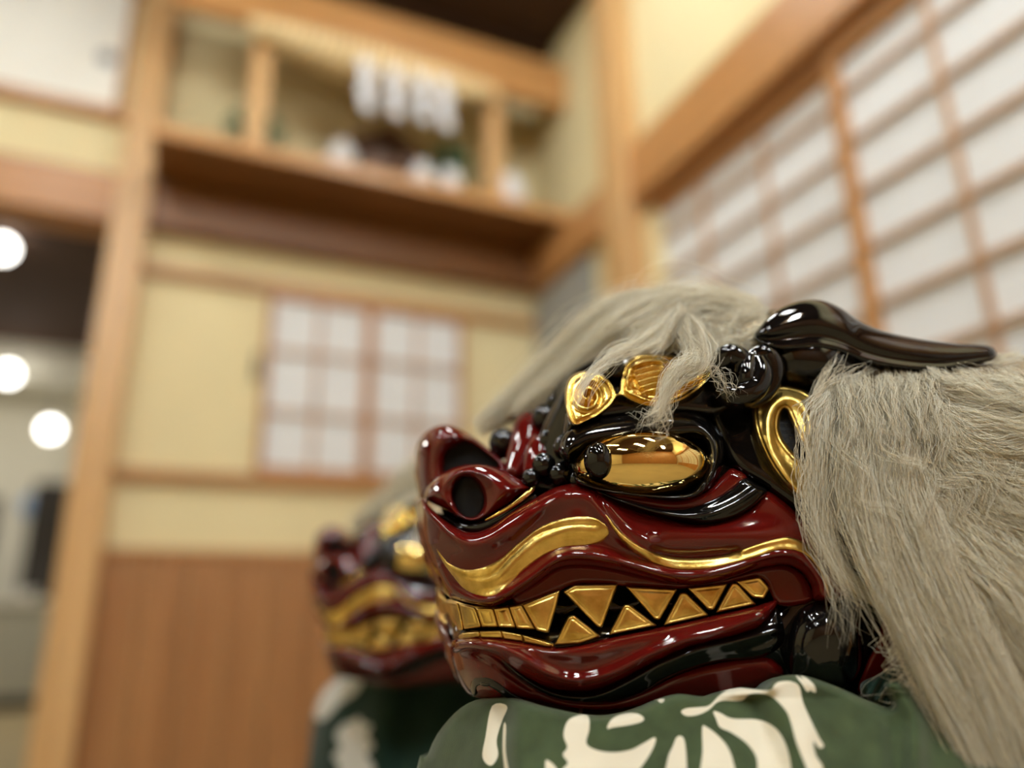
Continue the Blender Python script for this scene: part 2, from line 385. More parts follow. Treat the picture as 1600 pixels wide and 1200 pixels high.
# ------------------------------------------------------------------ the neighbouring room through the opening on the left
struct('wall_kitchen', [(-6.0, .2, 7.2, 7.3, -.3, 2.6)], M['white_plaster'])
struct('ceiling_kitchen', [(-6.0, .2, NB+.1, 7.2, 2.42, 2.5)], M['dark_wood'])
struct('trim_15', [(-6.0, .2, 6.6, 7.2, 2.16, 2.42)], M['white_plaster'])
struct('floor_kitchen', [(-6.0, .2, 3.1, 7.2, Z0-.1, Z0)], M['tatami'])
struct('wall_kitchen_side', [(.1, .2, NB+.1, 7.2, Z0, 2.5)], M['white_plaster'])
struct('wall_kitchen_left', [(-6.1, -6.0, NB, 7.2, Z0, 2.5)], M['white_plaster'])

def lampball(a, n, z, r, label, hang):
    o = empty('pendant_lamp', tuple(W(a, n, z))); tag(o, label, 'lamp', 'round lamps in the neighbouring room')
    lathe('globe', [(.001, -r), (r*.5, -r*.87), (r*.87, -r*.5), (r, 0), (r*.87, r*.5), (r*.5, r*.87), (.001, r)], W(a, n, z), M['bulb'], o, 24)
    lathe('stem', [(.006, r*.9), (.006, hang)], W(a, n, z), M['steel'], o, 8)
lampball(-1.03, 4.6, 2.335, .06, 'round glowing lamp nearest the dark ceiling through the opening on the left', .084)
lampball(-1.245, 6.4, 2.12, .065, 'round glowing lamp at the white soffit, middle of the three in the next room', .30)
lampball(-.925, 6.45, 1.735, .065, 'lowest of the three round glowing lamps in the next room, beside the post', .68)
o = empty('counter', tuple(W(-1.6, 6.05, Z0))); tag(o, 'pale grey kitchen counter with a dark plinth seen through the opening', 'counter')
boxes('cabinet', [(-2.6, -.45, 6.05, 6.5, -.10, .47)], M['counter'], o, .004)
boxes('plinth', [(-2.6, -.45, 6.08, 6.5, Z0, -.10)], M['darkthing'], o)
boxes('worktop', [(-2.62, -.43, 6.03, 6.52, .47, .50)], M['white_plaster'], o, .004)
bw_ = lathe('bowl', [(.001, 0), (.03, 0), (.035, .01), (.07, .05), (.075, .06), (.068, .06), (.03, .018), (.001, .014)], (0, 0, 0), M['china']); bw_.location = W(-.87, 6.25, .501)
tag(bw_, 'white bowl on the pale counter in the next room', 'bowl')
o = empty('refrigerator', tuple(W(-.9, 6.6, Z0))); tag(o, 'dark narrow appliance against the far wall of the next room beside the post', 'appliance')
boxes('body', [(-.98, -.70, 6.55, 7.19, Z0, 1.36)], M['darkthing'], o, .01)
boxes('door', [(-.975, -.705, 6.53, 6.55, .05, 1.34)], M['darkthing'], o, .006)
pp = boxes('poster', [(-1.62, -1.29, 7.185, 7.199, .85, 1.32)], M['darkthing']); tag(pp, 'dark framed panel on the far wall at the left edge of the picture', 'panel')
q = lathe('wall_clock', [(.001, .02), (.08, .02), (.095, .012), (.1, 0), (.1, -.01)], (0, 0, 0), M['blue'])
q.matrix_world = Matrix.Translation(Vector(W(-1.06, 7.185, 1.26))) @ Matrix.Rotation(AZ, 4, 'Z') @ Matrix.Rotation(math.pi/2, 4, 'X')
tag(q, 'pale blue round thing on the far wall beside the dark appliance', 'wall disc')
kl = empty('fill_panel', tuple(W(-1.6, 5.3, 2.40))); tag(kl, 'unseen flat fill lamp added on the dark ceiling of the next room', 'ceiling light')
boxes('fill_panel_diffuser', [(-2.4, -1.7, 5.0, 5.6, 2.385, 2.41)], M['panel'], kl, .004)  # glowing face of the added, unseen fill panel

# ------------------------------------------------------------------ sculpting tools
# Relief carving: outlines are laid on the curved side of the head (a view-ray / distance parametrisation),
# every surface point gets its own distance, then the far side of the head is the mirror image.
def PT(px, py, d):
    px = np.asarray(px, float); py = np.asarray(py, float); d = np.asarray(d, float)
    r = RX[None]*((px.ravel()-800)/FPX)[:, None] + UX[None]*((600-py.ravel())/FPX)[:, None] + fwd[None]
    p = r*(d.ravel()/r[:, 1])[:, None]; p[:, 2] += CZ
    return p

def spl(pts, closed=False, n=8):
    P = np.array(pts, float); N = len(P); out = []
    rngN = range(N if closed else N-1)
    for i in rngN:
        if closed: a, b, c, d = P[(i-1) % N], P[i], P[(i+1) % N], P[(i+2) % N]
        else: a, b, c, d = P[max(i-1, 0)], P[i], P[i+1], P[min(i+2, N-1)]
        for k in range(n):
            t = k/n
            out.append(.5*((2*b)+(-a+c)*t+(2*a-5*b+4*c-d)*t*t+(-a+3*b-3*c+d)*t**3))
    if not closed: out.append(P[-1])
    return np.array(out)

def pdist(poly, X, Y, closed=False):
    A = poly; B = np.roll(poly, -1, 0) if closed else poly[1:]
    A = A if closed else A[:-1]
    best = np.full(X.shape, 1e18)
    for (ax, ay, *_), (bx, by, *_) in zip(A, B):
        dx, dy = bx-ax, by-ay; L = dx*dx+dy*dy
        if L < 1e-9: continue
        t = np.clip(((X-ax)*dx+(Y-ay)*dy)/L, 0, 1)
        np.minimum(best, (X-ax-t*dx)**2+(Y-ay-t*dy)**2, out=best)
    return np.sqrt(best)

def inside(poly, X, Y):
    r = np.zeros(X.shape, bool)
    for (ax, ay), (bx, by) in zip(poly, np.roll(poly, -1, 0)):
        if ay == by: continue
        r ^= ((ay > Y) != (by > Y)) & (X < (bx-ax)*(Y-ay)/(by-ay)+ax)
    return r

def sdist(poly, X, Y):
    d = pdist(poly, X, Y, True)
    return np.where(inside(poly, X, Y), d, -d)

def ridge(X, Y, pts, s, amp, smooth=True):
    pl = spl(pts, False, 6) if smooth else np.array(pts, float)
    return amp*np.exp(-(pdist(pl, X, Y)/s)**2)

def blob(X, Y, cx, cy, sx, sy, amp, ang=0):
    c, s = math.cos(ang), math.sin(ang)
    u = ((X-cx)*c+(Y-cy)*s)/sx; v = (-(X-cx)*s+(Y-cy)*c)/sy
    return amp*np.exp(-(u*u+v*v))

def D0(X, Y):
    xe = np.interp(Y, [780, 850, 900, 935, 1000, 1047, 1090], [646, 652, 674, 692, 700, 705, 722])
    a = np.clip((790-X)/(790-xe), 0, .999); b = np.clip((820-Y)/300, 0, 1.4); c = np.clip((Y-980)/150, 0, 2)
    e = np.clip((X-1280)/300, 0, 1.5)
    return .500 + .085*(1-np.sqrt(1-a*a)) + .045*b**1.6 + .03*c*c + .02*e*e

def relief(name, outline, H, r, mat, parent, step=2.0, dfun=D0, off=0.0, extra=None, smooth=True, n=6, skirt=.012, skirt_to=None, holes=(), attr=None, fade=6.0):
    poly = spl(outline, True, n) if smooth else np.array(outline, float)
    x0_, y0_ = poly.min(0)-step*1.5; x1_, y1_ = poly.max(0)+step*1.5
    xs = np.arange(x0_, x1_+step, step); ys = np.arange(y0_, y1_+step, step)
    X, Y = np.meshgrid(xs, ys)
    S = sdist(poly, X, Y)
    for h in holes: S = np.minimum(S, -sdist(spl(h, True, n), X, Y))
    S = np.where(np.abs(S) < 1e-6, 1e-6, S)
    pos = S > 0
    ids = -np.ones(X.shape, int); ids[pos] = np.arange(pos.sum())
    VX = list(X[pos]); VY = list(Y[pos]); VS = list(S[pos]); nb = pos.sum()
    c00, c10, c11, c01 = pos[:-1, :-1], pos[:-1, 1:], pos[1:, 1:], pos[1:, :-1]
    full = c00 & c10 & c11 & c01
    j, i = np.nonzero(full)
    quads = np.stack([ids[j, i], ids[j+1, i], ids[j+1, i+1], ids[j, i+1]], 1)
    part = (c00 | c10 | c11 | c01) & ~full
    ed = {}; polys = []; bedges = []
    def ev(j0, i0, j1, i1):
        k = (j0, i0, j1, i1) if (j0, i0) < (j1, i1) else (j1, i1, j0, i0)
        if k not in ed:
            a, b = S[k[0], k[1]], S[k[2], k[3]]; t = a/(a-b)
            VX.append(X[k[0], k[1]]*(1-t)+X[k[2], k[3]]*t); VY.append(Y[k[0], k[1]]*(1-t)+Y[k[2], k[3]]*t); VS.append(0.0)
            ed[k] = len(VX)-1
        return ed[k]
    for j, i in zip(*np.nonzero(part)):
        cs = [(j, i), (j+1, i), (j+1, i+1), (j, i+1)]; pg = []
        for q in range(4):
            a, b = cs[q], cs[(q+1) % 4]
            if pos[a]: pg.append(ids[a])
            if pos[a] != pos[b]: pg.append(ev(*a, *b))
        if len(pg) >= 3:
            polys.append(pg)
            bb = [(pg[q], pg[(q+1) % len(pg)]) for q in range(len(pg))]
            bedges += [(a, b) for a, b in bb if a >= nb and b >= nb]
    VX = np.array(VX); VY = np.array(VY); VS = np.array(VS)
    t = np.clip(VS/r, 0, 1); h = H*np.sqrt(np.maximum(0, 1-(1-t)**2))
    if extra is not None: h = h + extra(VX, VY, VS)*np.clip(VS/fade, 0, 1)
    d = dfun(VX, VY) - off - h
    V = PT(VX, VY, d)
    bv = sorted({v for e in bedges for v in e}); mp = {v: len(V)+k for k, v in enumerate(bv)}
    bvi = np.array(bv)
    if skirt_to is not None: SV = skirt_to(V[bvi])
    else: SV = PT(VX[bvi], VY[bvi], d[bvi]+skirt)
    V = np.concatenate([V, SV])
    polys += [[b, a, mp[a], mp[b]] for a, b in bedges]
    o = mesh_np(name, V, quads=quads, polys=polys, mat=mat, parent=parent)
    if attr is not None:
        at = o.data.attributes.new('pattern', 'FLOAT', 'POINT')
        vals = np.concatenate([attr(VX, VY), attr(VX[bvi], VY[bvi])]).astype(np.float32)
        at.data.foreach_set('value', vals)
    return o

def tube(name, pts, mat, parent, sides=16, n=8, flat=1.0):
    """pts: (px, py, distance, radius in metres)"""
    S = spl(pts, False, n); C = PT(S[:, 0], S[:, 1], S[:, 2]); R = np.maximum(S[:, 3], 1e-4)
    T_ = np.gradient(C, axis=0); T_ /= np.linalg.norm(T_, axis=1)[:, None]
    back = np.array([0, 1.0, .2]); V = []
    A = np.cross(T_, back); A /= np.linalg.norm(A, axis=1)[:, None]; B = np.cross(T_, A)
    for i in range(len(C)):
        for k in range(sides):
            q = 2*math.pi*k/sides; V.append(C[i]+R[i]*(A[i]*math.cos(q)+B[i]*math.sin(q)*flat))
    N = len(C)
    Q = [(i*sides+k, i*sides+(k+1) % sides, (i+1)*sides+(k+1) % sides, (i+1)*sides+k) for i in range(N-1) for k in range(sides)]
    return mesh_np(name, V, quads=Q, polys=[list(range(sides))[::-1], [(N-1)*sides+k for k in range(sides)]], mat=mat, parent=parent)

# ------------------------------------------------------------------ the lion dance head
base = PT(1000, 1110, .55)[0]
LION = empty('lion_dance_head', tuple(base)); LION['_w'] = tuple(base)
tag(LION, 'large sharp red and black lacquer lion head with gold teeth and pale mane, nearest', 'lion dance head', 'lion dance heads on green cloths')

# mirror plane of the head (it leans a little towards the camera)
c1 = PT(732, 777, .522)[0]; c2 = PT(728, 705, .600)[0]
MN = np.array([-.25, .95, .15]); MN /= np.linalg.norm(MN)
MC = PT(690, 800, .556)[0]
def mirror_pts(P): return P - 2*((P-MC)@MN)[:, None]*MN[None]
def to_plane(P):
    s = (P-MC)@MN
    return P - np.minimum(s, 0)[:, None]*MN[None]*1.0 + np.where(s > 0, 0, 0)[:, None]

UP = dict(
 shell=[(672, 800), (705, 830), (735, 845), (790, 825), (845, 790), (886, 752), (880, 690), (884, 600), (920, 565), (1000, 530), (1100, 505), (1200, 485), (1300, 490), (1400, 560), (1440, 700), (1450, 900), (1425, 1080), (1200, 1080), (1100, 1102), (950, 1112), (880, 1104), (810, 1090), (745, 1080), (720, 1050), (716, 1005), (712, 955), (690, 905), (672, 850)],
)
TL = [(700, 958), (760, 962), (830, 960), (900, 950), (1000, 945), (1100, 935), (1190, 925)]
def shell_extra(X, Y, S): return -ridge(X, Y, TL, 34, .016)
relief('head_shell', UP['shell'], .012, 40, M['black'], LION, 3.0, off=-.012, extra=shell_extra, skirt_to=to_plane, fade=20)

relief('snout_core', [(690, 780), (735, 750), (790, 745), (830, 705), (850, 660), (880, 610), (915, 600), (920, 700), (895, 775), (840, 810), (740, 830), (700, 815)], .010, 25, M['black'], LION, 3.0, dfun=lambda X, Y: .560-.04*np.clip((X-800)/120, 0, 1)+0*Y, skirt=.05)
# --- upper lip and cheek, one carved red surface
lipA = [(668, 792), (684, 812), (705, 836), (732, 850), (765, 843), (800, 822), (840, 795), (875, 778), (905, 772), (930, 782), (950, 805), (975, 832), (1010, 852)]
rollB = [(684, 890), (700, 918), (728, 936), (765, 938), (800, 922), (835, 898), (872, 872), (905, 866), (950, 872), (1000, 886), (1050, 897), (1100, 897), (1155, 884), (1205, 868), (1240, 866), (1262, 880), (1280, 905), (1288, 930)]
upper = [(657, 778), (675, 795), (702, 818), (735, 832), (765, 824), (800, 800), (840, 776), (872, 760), (905, 755), (930, 761), (955, 776), (990, 792), (1030, 804), (1062, 812), (1100, 816), (1137, 808), (1170, 790), (1197, 766), (1235, 790), (1290, 835), (1330, 880), (1330, 925), (1304, 940),
         (1272, 938), (1266, 915), (1252, 894), (1230, 884), (1197, 886), (1160, 898), (1110, 912), (1060, 914), (1010, 903), (960, 891), (910, 884), (872, 889), (835, 914), (800, 936), (772, 948), (745, 946), (715, 938), (697, 928), (680, 895), (664, 850), (656, 810)]
def upper_extra(X, Y, S):
    h = ridge(X, Y, lipA, 17, .0075) + ridge(X, Y, rollB, 10, .0062)
    h += blob(X, Y, 1120, 838, 130, 26, .006) + blob(X, Y, 900, 800, 40, 26, .004)
    h -= ridge(X, Y, [(935, 778), (955, 808), (985, 838), (1030, 862), (1080, 868), (1150, 862)], 7, .003)
    h += ridge(X, Y, [(800, 838), (826, 812), (852, 788), (885, 770)], 5, .0012)
    return h
relief('upper_lip', upper, .013, 15, M['red'], LION, 1.6, extra=upper_extra)

gw = [(680, 854), (691, 868), (702, 880), (727, 889), (755, 886), (782, 872), (800, 856), (820, 839), (845, 822), (882, 809), (920, 807), (942, 816), (952, 831), (943, 845), (920, 852), (882, 855), (852, 867), (820, 890), (795, 914), (775, 929), (755, 932), (727, 922), (707, 900), (690, 876)]
def on_upper(X, Y, drop=0.0):
    return D0(X, Y) - .013 - upper_extra(X, Y, None) + drop
relief('gold_inlay', gw, .0022, 11, M['gold'], LION, 1.6, dfun=lambda X, Y: on_upper(X, Y, .0006), extra=lambda X, Y, S: ridge(X, Y, [(700, 885), (735, 905), (775, 905), (810, 872), (845, 845), (890, 830), (935, 830)], 9, .0016)-ridge(X, Y, [(690, 872), (725, 900), (765, 900), (800, 868), (840, 835), (890, 820), (930, 820)], 3, .0006), n=5)
gl = [(946, 803), (955, 812), (966, 825), (980, 838), (1000, 853), (1030, 865), (1067, 871), (1110, 870), (1147, 862), (1185, 849), (1215, 841), (1235, 839), (1260, 850), (1280, 875), (1295, 905), (1305, 932), (1295, 935), (1288, 910), (1277, 887), (1260, 868), (1242, 860), (1217, 859), (1185, 869), (1147, 880), (1110, 888), (1067, 890), (1030, 883), (1002, 871), (980, 856), (964, 836), (954, 820)]
relief('gold_inlay', gl, .0028, 7, M['gold'], LION, 1.4, dfun=lambda X, Y: on_upper(X, Y, .0005), n=5)

# --- teeth (polygons with a bevelled rim)
def tooth(name, pts, off=.004, H=.0045, step=1.3, r=3.2, n=5):
    P = np.array(pts, float); out = []                     # round the corners a little
    P = P + (P-P.mean(0))/np.linalg.norm(P-P.mean(0), axis=1)[:, None]*1.3
    N = len(P)
    for i in range(N):
        a, b, c = P[i-1], P[i], P[(i+1) % N]
        for t in (.12, .5, .88):
            pass
        la, lc = np.linalg.norm(a-b), np.linalg.norm(c-b)
        k = min(3.0, la*.3, lc*.3)
        out += [b+(a-b)/la*k, b*.6+.2*(b+(a-b)/la*k)+.2*(b+(c-b)/lc*k), b+(c-b)/lc*k]
    def ex(X, Y, S): return -.0007*np.exp(-((S-5.5)/1.5)**2) + .0004*np.clip(S-8, 0, 10)/10
    return relief(name, out, H, r, M['gold'], LION, step, off=off, extra=ex, smooth=False, skirt=.01, fade=3)
relief('tooth_row', [(697, 938), (740, 946), (790, 947), (840, 934), (866, 930), (852, 984), (838, 982), (780, 977), (716, 980)], .002, 4, M['gold'], LION, 1.6, off=.003, n=4)
relief('tooth_row', [(722, 990), (770, 986), (815, 991), (862, 1004), (860, 1014), (815, 1006), (770, 1000), (722, 1000)], .002, 3, M['gold'], LION, 1.5, off=.002, n=4)
tooth('tooth', [(696, 940), (716, 943), (724, 983), (716, 984)])
tooth('tooth', [(717, 943), (742, 950), (752, 979), (725, 982)])
tooth('tooth', [(743, 950), (770, 951), (778, 979), (753, 979)])
tooth('tooth', [(771, 951), (794, 948), (806, 980), (779, 979)])
tooth('tooth', [(795, 948), (815, 945), (836, 983), (807, 981)])
tooth('tooth', [(816, 945), (845, 934), (875, 922), (868, 950), (857, 988), (838, 984)])
tooth('tooth', [(880, 925), (898, 915), (965, 913), (940, 980), (934, 979)])
tooth('tooth', [(978, 917), (1058, 921), (1030, 968), (1022, 966)])
tooth('tooth', [(1074, 919), (1137, 912), (1115, 952), (1107, 952)])
tooth('tooth', [(1149, 908), (1187, 902), (1202, 919), (1193, 935), (1177, 933)])
for q in ([(722, 989), (748, 986), (750, 996), (722, 998)], [(750, 986), (782, 985), (786, 998), (751, 997)], [(783, 985), (815, 991), (818, 1003), (787, 999)], [(816, 991), (862, 1005), (860, 1012), (819, 1004)]):
    tooth('lower_tooth', q, off=.003, H=.004, r=4)
tooth('lower_tooth', [(867, 1007), (888, 964), (897, 962), (938, 994), (905, 1005)])
tooth('lower_tooth', [(951, 992), (975, 946), (983, 945), (1026, 977)])
tooth('lower_tooth', [(1037, 977), (1063, 927), (1072, 927), (1107, 961)])
tooth('lower_tooth', [(1119, 957), (1143, 912), (1152, 912), (1181, 944)])
# red gum strip under the upper roll, gold lining behind it
relief('gum', [(800, 930), (835, 908), (872, 884), (910, 880), (960, 886), (1010, 898), (1060, 908), (1110, 906), (1160, 894), (1200, 884), (1235, 884), (1262, 905), (1270, 940), (1215, 945), (1190, 905), (1140, 913), (1060, 921), (980, 917), (930, 913), (897, 915), (870, 926), (815, 947)], .004, 10, M['red'], LION, 2.0, off=-.001, n=4)
# --- lower lip (red) and the black roll beneath it
lowlip = [(706, 1002), (722, 996), (770, 996), (812, 1002), (862, 1011), (910, 1006), (960, 994), (1030, 980), (1110, 962), (1180, 946), (1214, 938), (1205, 960), (1180, 985), (1110, 1004), (1060, 1018), (1010, 1042), (970, 1064), (935, 1078), (905, 1081), (870, 1078), (840, 1070), (800, 1050), (775, 1030), (740, 1018), (708, 1020)]
llr = [(712, 1008), (770, 1010), (810, 1026), (850, 1050), (890, 1063), (930, 1060), (970, 1046), (1020, 1020), (1070, 1000), (1130, 984), (1190, 962)]
def ll_extra(X, Y, S): return ridge(X, Y, llr, 11, .006) + ridge(X, Y, [(860, 1020), (920, 1022), (980, 1008), (1060, 988), (1180, 955)], 9, .0015)
relief('lower_lip', lowlip, .011, 12, M['red'], LION, 1.6, extra=ll_extra)
blk = [(770, 1020), (782, 1022), (812, 1046), (845, 1068), (880, 1080), (935, 1076), (975, 1058), (1030, 1028), (1080, 1006), (1140, 992), (1192, 968), (1215, 950), (1225, 1000), (1190, 1028), (1120, 1036), (1050, 1058), (1000, 1086), (950, 1100), (890, 1098), (845, 1084), (805, 1058)]
blr = [(785, 1032), (815, 1060), (850, 1082), (895, 1094), (940, 1088), (990, 1064), (1040, 1036), (1100, 1014), (1160, 1000), (1210, 985)]
relief('jaw_roll', blk, .008, 12, M['black'], LION, 1.6, extra=lambda X, Y, S: ridge(X, Y, blr, 8, .0045))
chin = [(704, 1008), (740, 1012), (775, 1022), (805, 1050), (850, 1078), (890, 1092), (950, 1094), (1000, 1080), (1060, 1052), (1120, 1034), (1200, 1025), (1225, 1060), (1160, 1092), (1060, 1108), (950, 1118), (880, 1112), (810, 1098), (745, 1090), (724, 1077), (711, 1047)]
relief('chin', chin, .010, 22, M['red'], LION, 2.0, off=-.004, extra=lambda X, Y, S: ridge(X, Y, [(706, 1018), (745, 1022), (775, 1040), (800, 1058), (830, 1078)], 5, -.0014)+blob(X, Y, 752, 1045, 30, 26, .002))
sw = [(737, 1086), (734, 1070), (738, 1058), (750, 1053), (764, 1056), (780, 1066), (800, 1082), (822, 1094), (812, 1098), (790, 1090), (772, 1078), (758, 1072), (746, 1074), (744, 1086)]
relief('chin_curl', sw, .0035, 5, M['black'], LION, 1.5, off=.004, n=4)
relief('curl_eye', [(748, 1066), (758, 1064), (768, 1068), (764, 1073), (752, 1072)], .003, 4, M['black'], LION, 1.3, off=.005, n=4)
# --- jaw hinge, black carved arm at the back of the mouth
hinge = [(1232, 1045), (1228, 1010), (1236, 975), (1252, 950), (1275, 940), (1305, 940), (1340, 960), (1350, 1000), (1340, 1060), (1290, 1085), (1245, 1075)]
relief('jaw_hinge', hinge, .022, 55, M['black'], LION, 2.0, extra=lambda X, Y, S: -ridge(X, Y, [(1252, 1040), (1250, 1005), (1262, 975), (1282, 960)], 6, .0012), n=6)
relief('hinge_plate', [(1345, 1090), (1352, 1040), (1372, 1000), (1385, 950), (1440, 950), (1460, 1100)], .006, 8, M['red'], LION, 2.5, n=4, off=.001)

# --- nose: near nostril bulb, far nostril, bridge
bulb = [(663, 778), (668, 760), (684, 745), (706, 732), (732, 726), (760, 727), (788, 736), (812, 749), (834, 760), (825, 769), (800, 788), (780, 802), (752, 815), (722, 812), (697, 797), (678, 788)]
nc = (732, 777)
def DN(X, Y): return D0(X, Y)*.0 + .525 + .05*np.clip((735-X)/90, 0, 1)**2 + .0*Y
def nos_e(X, Y):
    c, s = math.cos(-.22), math.sin(-.22); u = ((X-nc[0])*c+(Y-nc[1])*s)/22.5; v = (-(X-nc[0])*s+(Y-nc[1])*c)/31
    return np.sqrt(u*u+v*v)
hole = [(nc[0]+22.5*math.cos(q)*math.cos(-.22)-31*math.sin(q)*math.sin(-.22), nc[1]+22.5*math.cos(q)*math.sin(-.22)+31*math.sin(q)*math.cos(-.22)) for q in np.linspace(0, 2*math.pi, 24, endpoint=False)]
def bulb_e(X, Y, S):
    e = nos_e(X, Y)
    return .0028*np.exp(-((e-1.12)/.16)**2) - .0045*np.exp(-(e/1.05)**6)
relief('nostril', bulb, .020, 34, M['red'], LION, 1.5, dfun=DN, extra=bulb_e, skirt=.03, holes=(hole,))
relief('nostril_hole', [(nc[0]+(p[0]-nc[0])*1.12, nc[1]+(p[1]-nc[1])*1.12) for p in hole], .001, 4, M['matte_black'], LION, 2.0, dfun=DN, off=.004)
far = [(657, 780), (650, 755), (648, 728), (650, 700), (658, 683), (675, 669), (695, 664), (718, 670), (742, 684), (765, 703), (785, 720), (800, 737), (780, 748), (740, 742), (705, 752), (680, 772)]
frec = [(697, 742), (695, 722), (702, 706), (716, 696), (732, 694), (748, 702), (764, 714), (776, 725), (768, 734), (740, 730), (712, 735)]
def DF(X, Y): return .572 + .03*np.clip((700-X)/55, 0, 1)**2 + 0*Y
frp = spl(frec, True, 5)
relief('nostril', far, .020, 26, M['red'], LION, 1.6, dfun=DF, skirt=.03, holes=(frec,), n=5)
relief('nostril_hole', [(690, 748), (686, 716), (704, 690), (740, 688), (782, 722), (778, 742), (740, 738)], .002, 6, M['matte_black'], LION, 2.0, dfun=DF, off=.004)
tube('nose_groove', [(684, 802, .553, .0006), (702, 814, .540, .0028), (722, 824, .528, .0042), (745, 826, .520, .0042), (775, 814, .514, .0035), (808, 793, .509, .003), (838, 774, .506, .001)], M['black'], LION)
tube('nose_edging', [(758, 813, .509, .0005), (780, 802, .505, .0014), (805, 787, .503, .0016), (826, 770, .504, .0018), (836, 761, .508, .0008)], M['gold_shiny'], LION, 10)
# bridge between nose and brow: red crest and black knobs
tube('nose_bridge', [(800, 745, .545, .006), (812, 722, .560, .011), (822, 695, .572, .013), (828, 670, .585, .013), (845, 645, .598, .011), (862, 625, .61, .007)], M['red'], LION)
tube('nose_bridge', [(825, 745, .525, .004), (836, 725, .535, .009), (842, 705, .545, .010), (838, 688, .555, .006)], M['red'], LION)
for (a, b, d, r) in [(785, 694, .590, .013), (862, 690, .545, .011), (852, 655, .575, .012), (872, 632, .572, .010), (850, 728, .520, .009), (884, 700, .530, .010), (875, 742, .512, .008), (830, 748, .520, .007), (902, 750, .508, .006), (868, 668, .56, .010), (893, 672, .54, .009)]:
    s = np.array([[a-r*600, b, d, .0005], [a-r*380, b, d-.001, r*.8], [a, b, d-.003, r], [a+r*380, b+2, d-.001, r*.8], [a+r*600, b+3, d, .0005]])
    tube('bridge_knob', s, M['black'], LION, 14)

# --- eye
ec = PT(1003, 728, .498)[0]
def ellipsoid(name, c, sx, sy, sz, mat, tilt=0.0, nu=48, nv=24):
    V = []
    for i in range(nv+1):
        th = math.pi*i/nv
        for k in range(nu):
            ph = 2*math.pi*k/nu
            x, y, z = sx*math.sin(th)*math.cos(ph), sy*math.sin(th)*math.sin(ph), sz*math.cos(th)
            V.append(c + (x*math.cos(tilt)-z*math.sin(tilt), y, x*math.sin(tilt)+z*math.cos(tilt)))
    Q = [(i*nu+k, i*nu+(k+1) % nu, (i+1)*nu+(k+1) % nu, (i+1)*nu+k) for i in range(nv) for k in range(nu)]
    return mesh_np(name, V, quads=Q, mat=mat, parent=LION)
ellipsoid('eyeball', ec, .0455, .027, .0235, M['gold_mirror'])
ellipsoid('pupil', PT(935, 720, .480)[0], .0094, .010, .0120, M['black'])
uplid = [(872, 700), (885, 672), (920, 655), (980, 645), (1050, 640), (1100, 648), (1128, 680), (1132, 720), (1115, 760), (1098, 772), (1094, 752), (1101, 728), (1101, 704), (1090, 687), (1060, 687), (1010, 691), (960, 694), (925, 700), (900, 712), (885, 722)]
relief('eyelid', uplid, .021, 22, M['black'], LION, 1.6, off=.004, n=5)
lowl = [(900, 744), (925, 756), (955, 764), (1000, 770), (1045, 773), (1080, 768), (1097, 750), (1108, 755), (1095, 774), (1060, 782), (1010, 778), (960, 772), (920, 764), (900, 754)]
relief('eyelid', lowl, .016, 6, M['black'], LION, 1.4, off=.008, n=5)
redlid = [(915, 760), (960, 768), (1010, 774), (1060, 778), (1100, 766), (1130, 742), (1145, 732), (1168, 748), (1140, 775), (1105, 794), (1060, 800), (1010, 794), (960, 782), (925, 772)]
relief('eyelid', redlid, .008, 10, M['red'], LION, 1.6, off=.006, n=5)
bkl = [(930, 764), (965, 775), (1000, 784), (1040, 792), (1075, 791), (1110, 780), (1140, 762), (1162, 746), (1182, 755), (1200, 768), (1180, 792), (1145, 812), (1100, 821), (1062, 815), (1022, 806), (985, 794), (950, 780)]
relief('eyelid', bkl, .013, 10, M['black'], LION, 1.5, off=.006, extra=lambda X, Y, S: ridge(X, Y, [(960, 778), (1010, 797), (1065, 806), (1110, 802), (1150, 785), (1180, 765)], 6, .003), n=5)
# black side of the head behind the eye
relief('temple', [(1100, 620), (1140, 600), (1190, 590), (1250, 580), (1300, 620), (1310, 800), (1280, 830), (1235, 795), (1195, 765), (1150, 735), (1125, 700)], .012, 25, M['black'], LION, 2.5, n=5)
relief('forehead', [(884, 640), (900, 600), (950, 565), (1050, 540), (1150, 520), (1230, 520), (1200, 600), (1130, 650), (1060, 650), (980, 655), (910, 668), (880, 690)], .016, 25, M['black'], LION, 2.5, n=5, off=.002)

# --- gold brows
bl = [(884, 604), (893, 587), (912, 580), (935, 583), (952, 590), (961, 603), (965, 613), (968, 593), (973, 573), (987, 558), (1005, 552), (1030, 552), (1060, 556), (1095, 556), (1119, 562), (1116, 580), (1104, 600), (1086, 616), (1062, 630), (1030, 639), (1005, 636), (984, 628), (968, 620), (957, 634), (937, 651), (916, 661), (902, 667), (890, 661), (884, 643), (882, 624)]
def brow_e(X, Y, S):
    h = -.0030*np.exp(-((S-7.5)/2.6)**2) + .0016*np.exp(-((S-12.5)/2.2)**2) - .0022*np.exp(-((S-17)/2.2)**2)
    left = 1/(1+np.exp((X-965)/3))
    r = np.hypot(X-918, (Y-618)*.95); th = np.arctan2(Y-618, X-918)
    h = h*(1-left) + left*(-.0030*np.exp(-((S-7.5)/2.6)**2) + .0030*np.cos(r*.42 - th)*np.exp(-(r/26)**4))
    right = 1-left
    for k in range(6):
        yy = 567+k*8.5
        h = h + right*ridge(X, Y, [(988+k*3, yy+4), (1008+k*3, yy-2), (1032+k*3, yy-6)], 2.6, .0026)
    h = h + right*ridge(X, Y, [(978, 590), (984, 606), (1000, 620), (1026, 627), (1058, 622), (1086, 604), (1100, 584)], 2.6, .0030)
    h = h - right*ridge(X, Y, [(988, 592), (994, 604), (1010, 614), (1030, 618), (1056, 611)], 3.2, .0030)
    return h
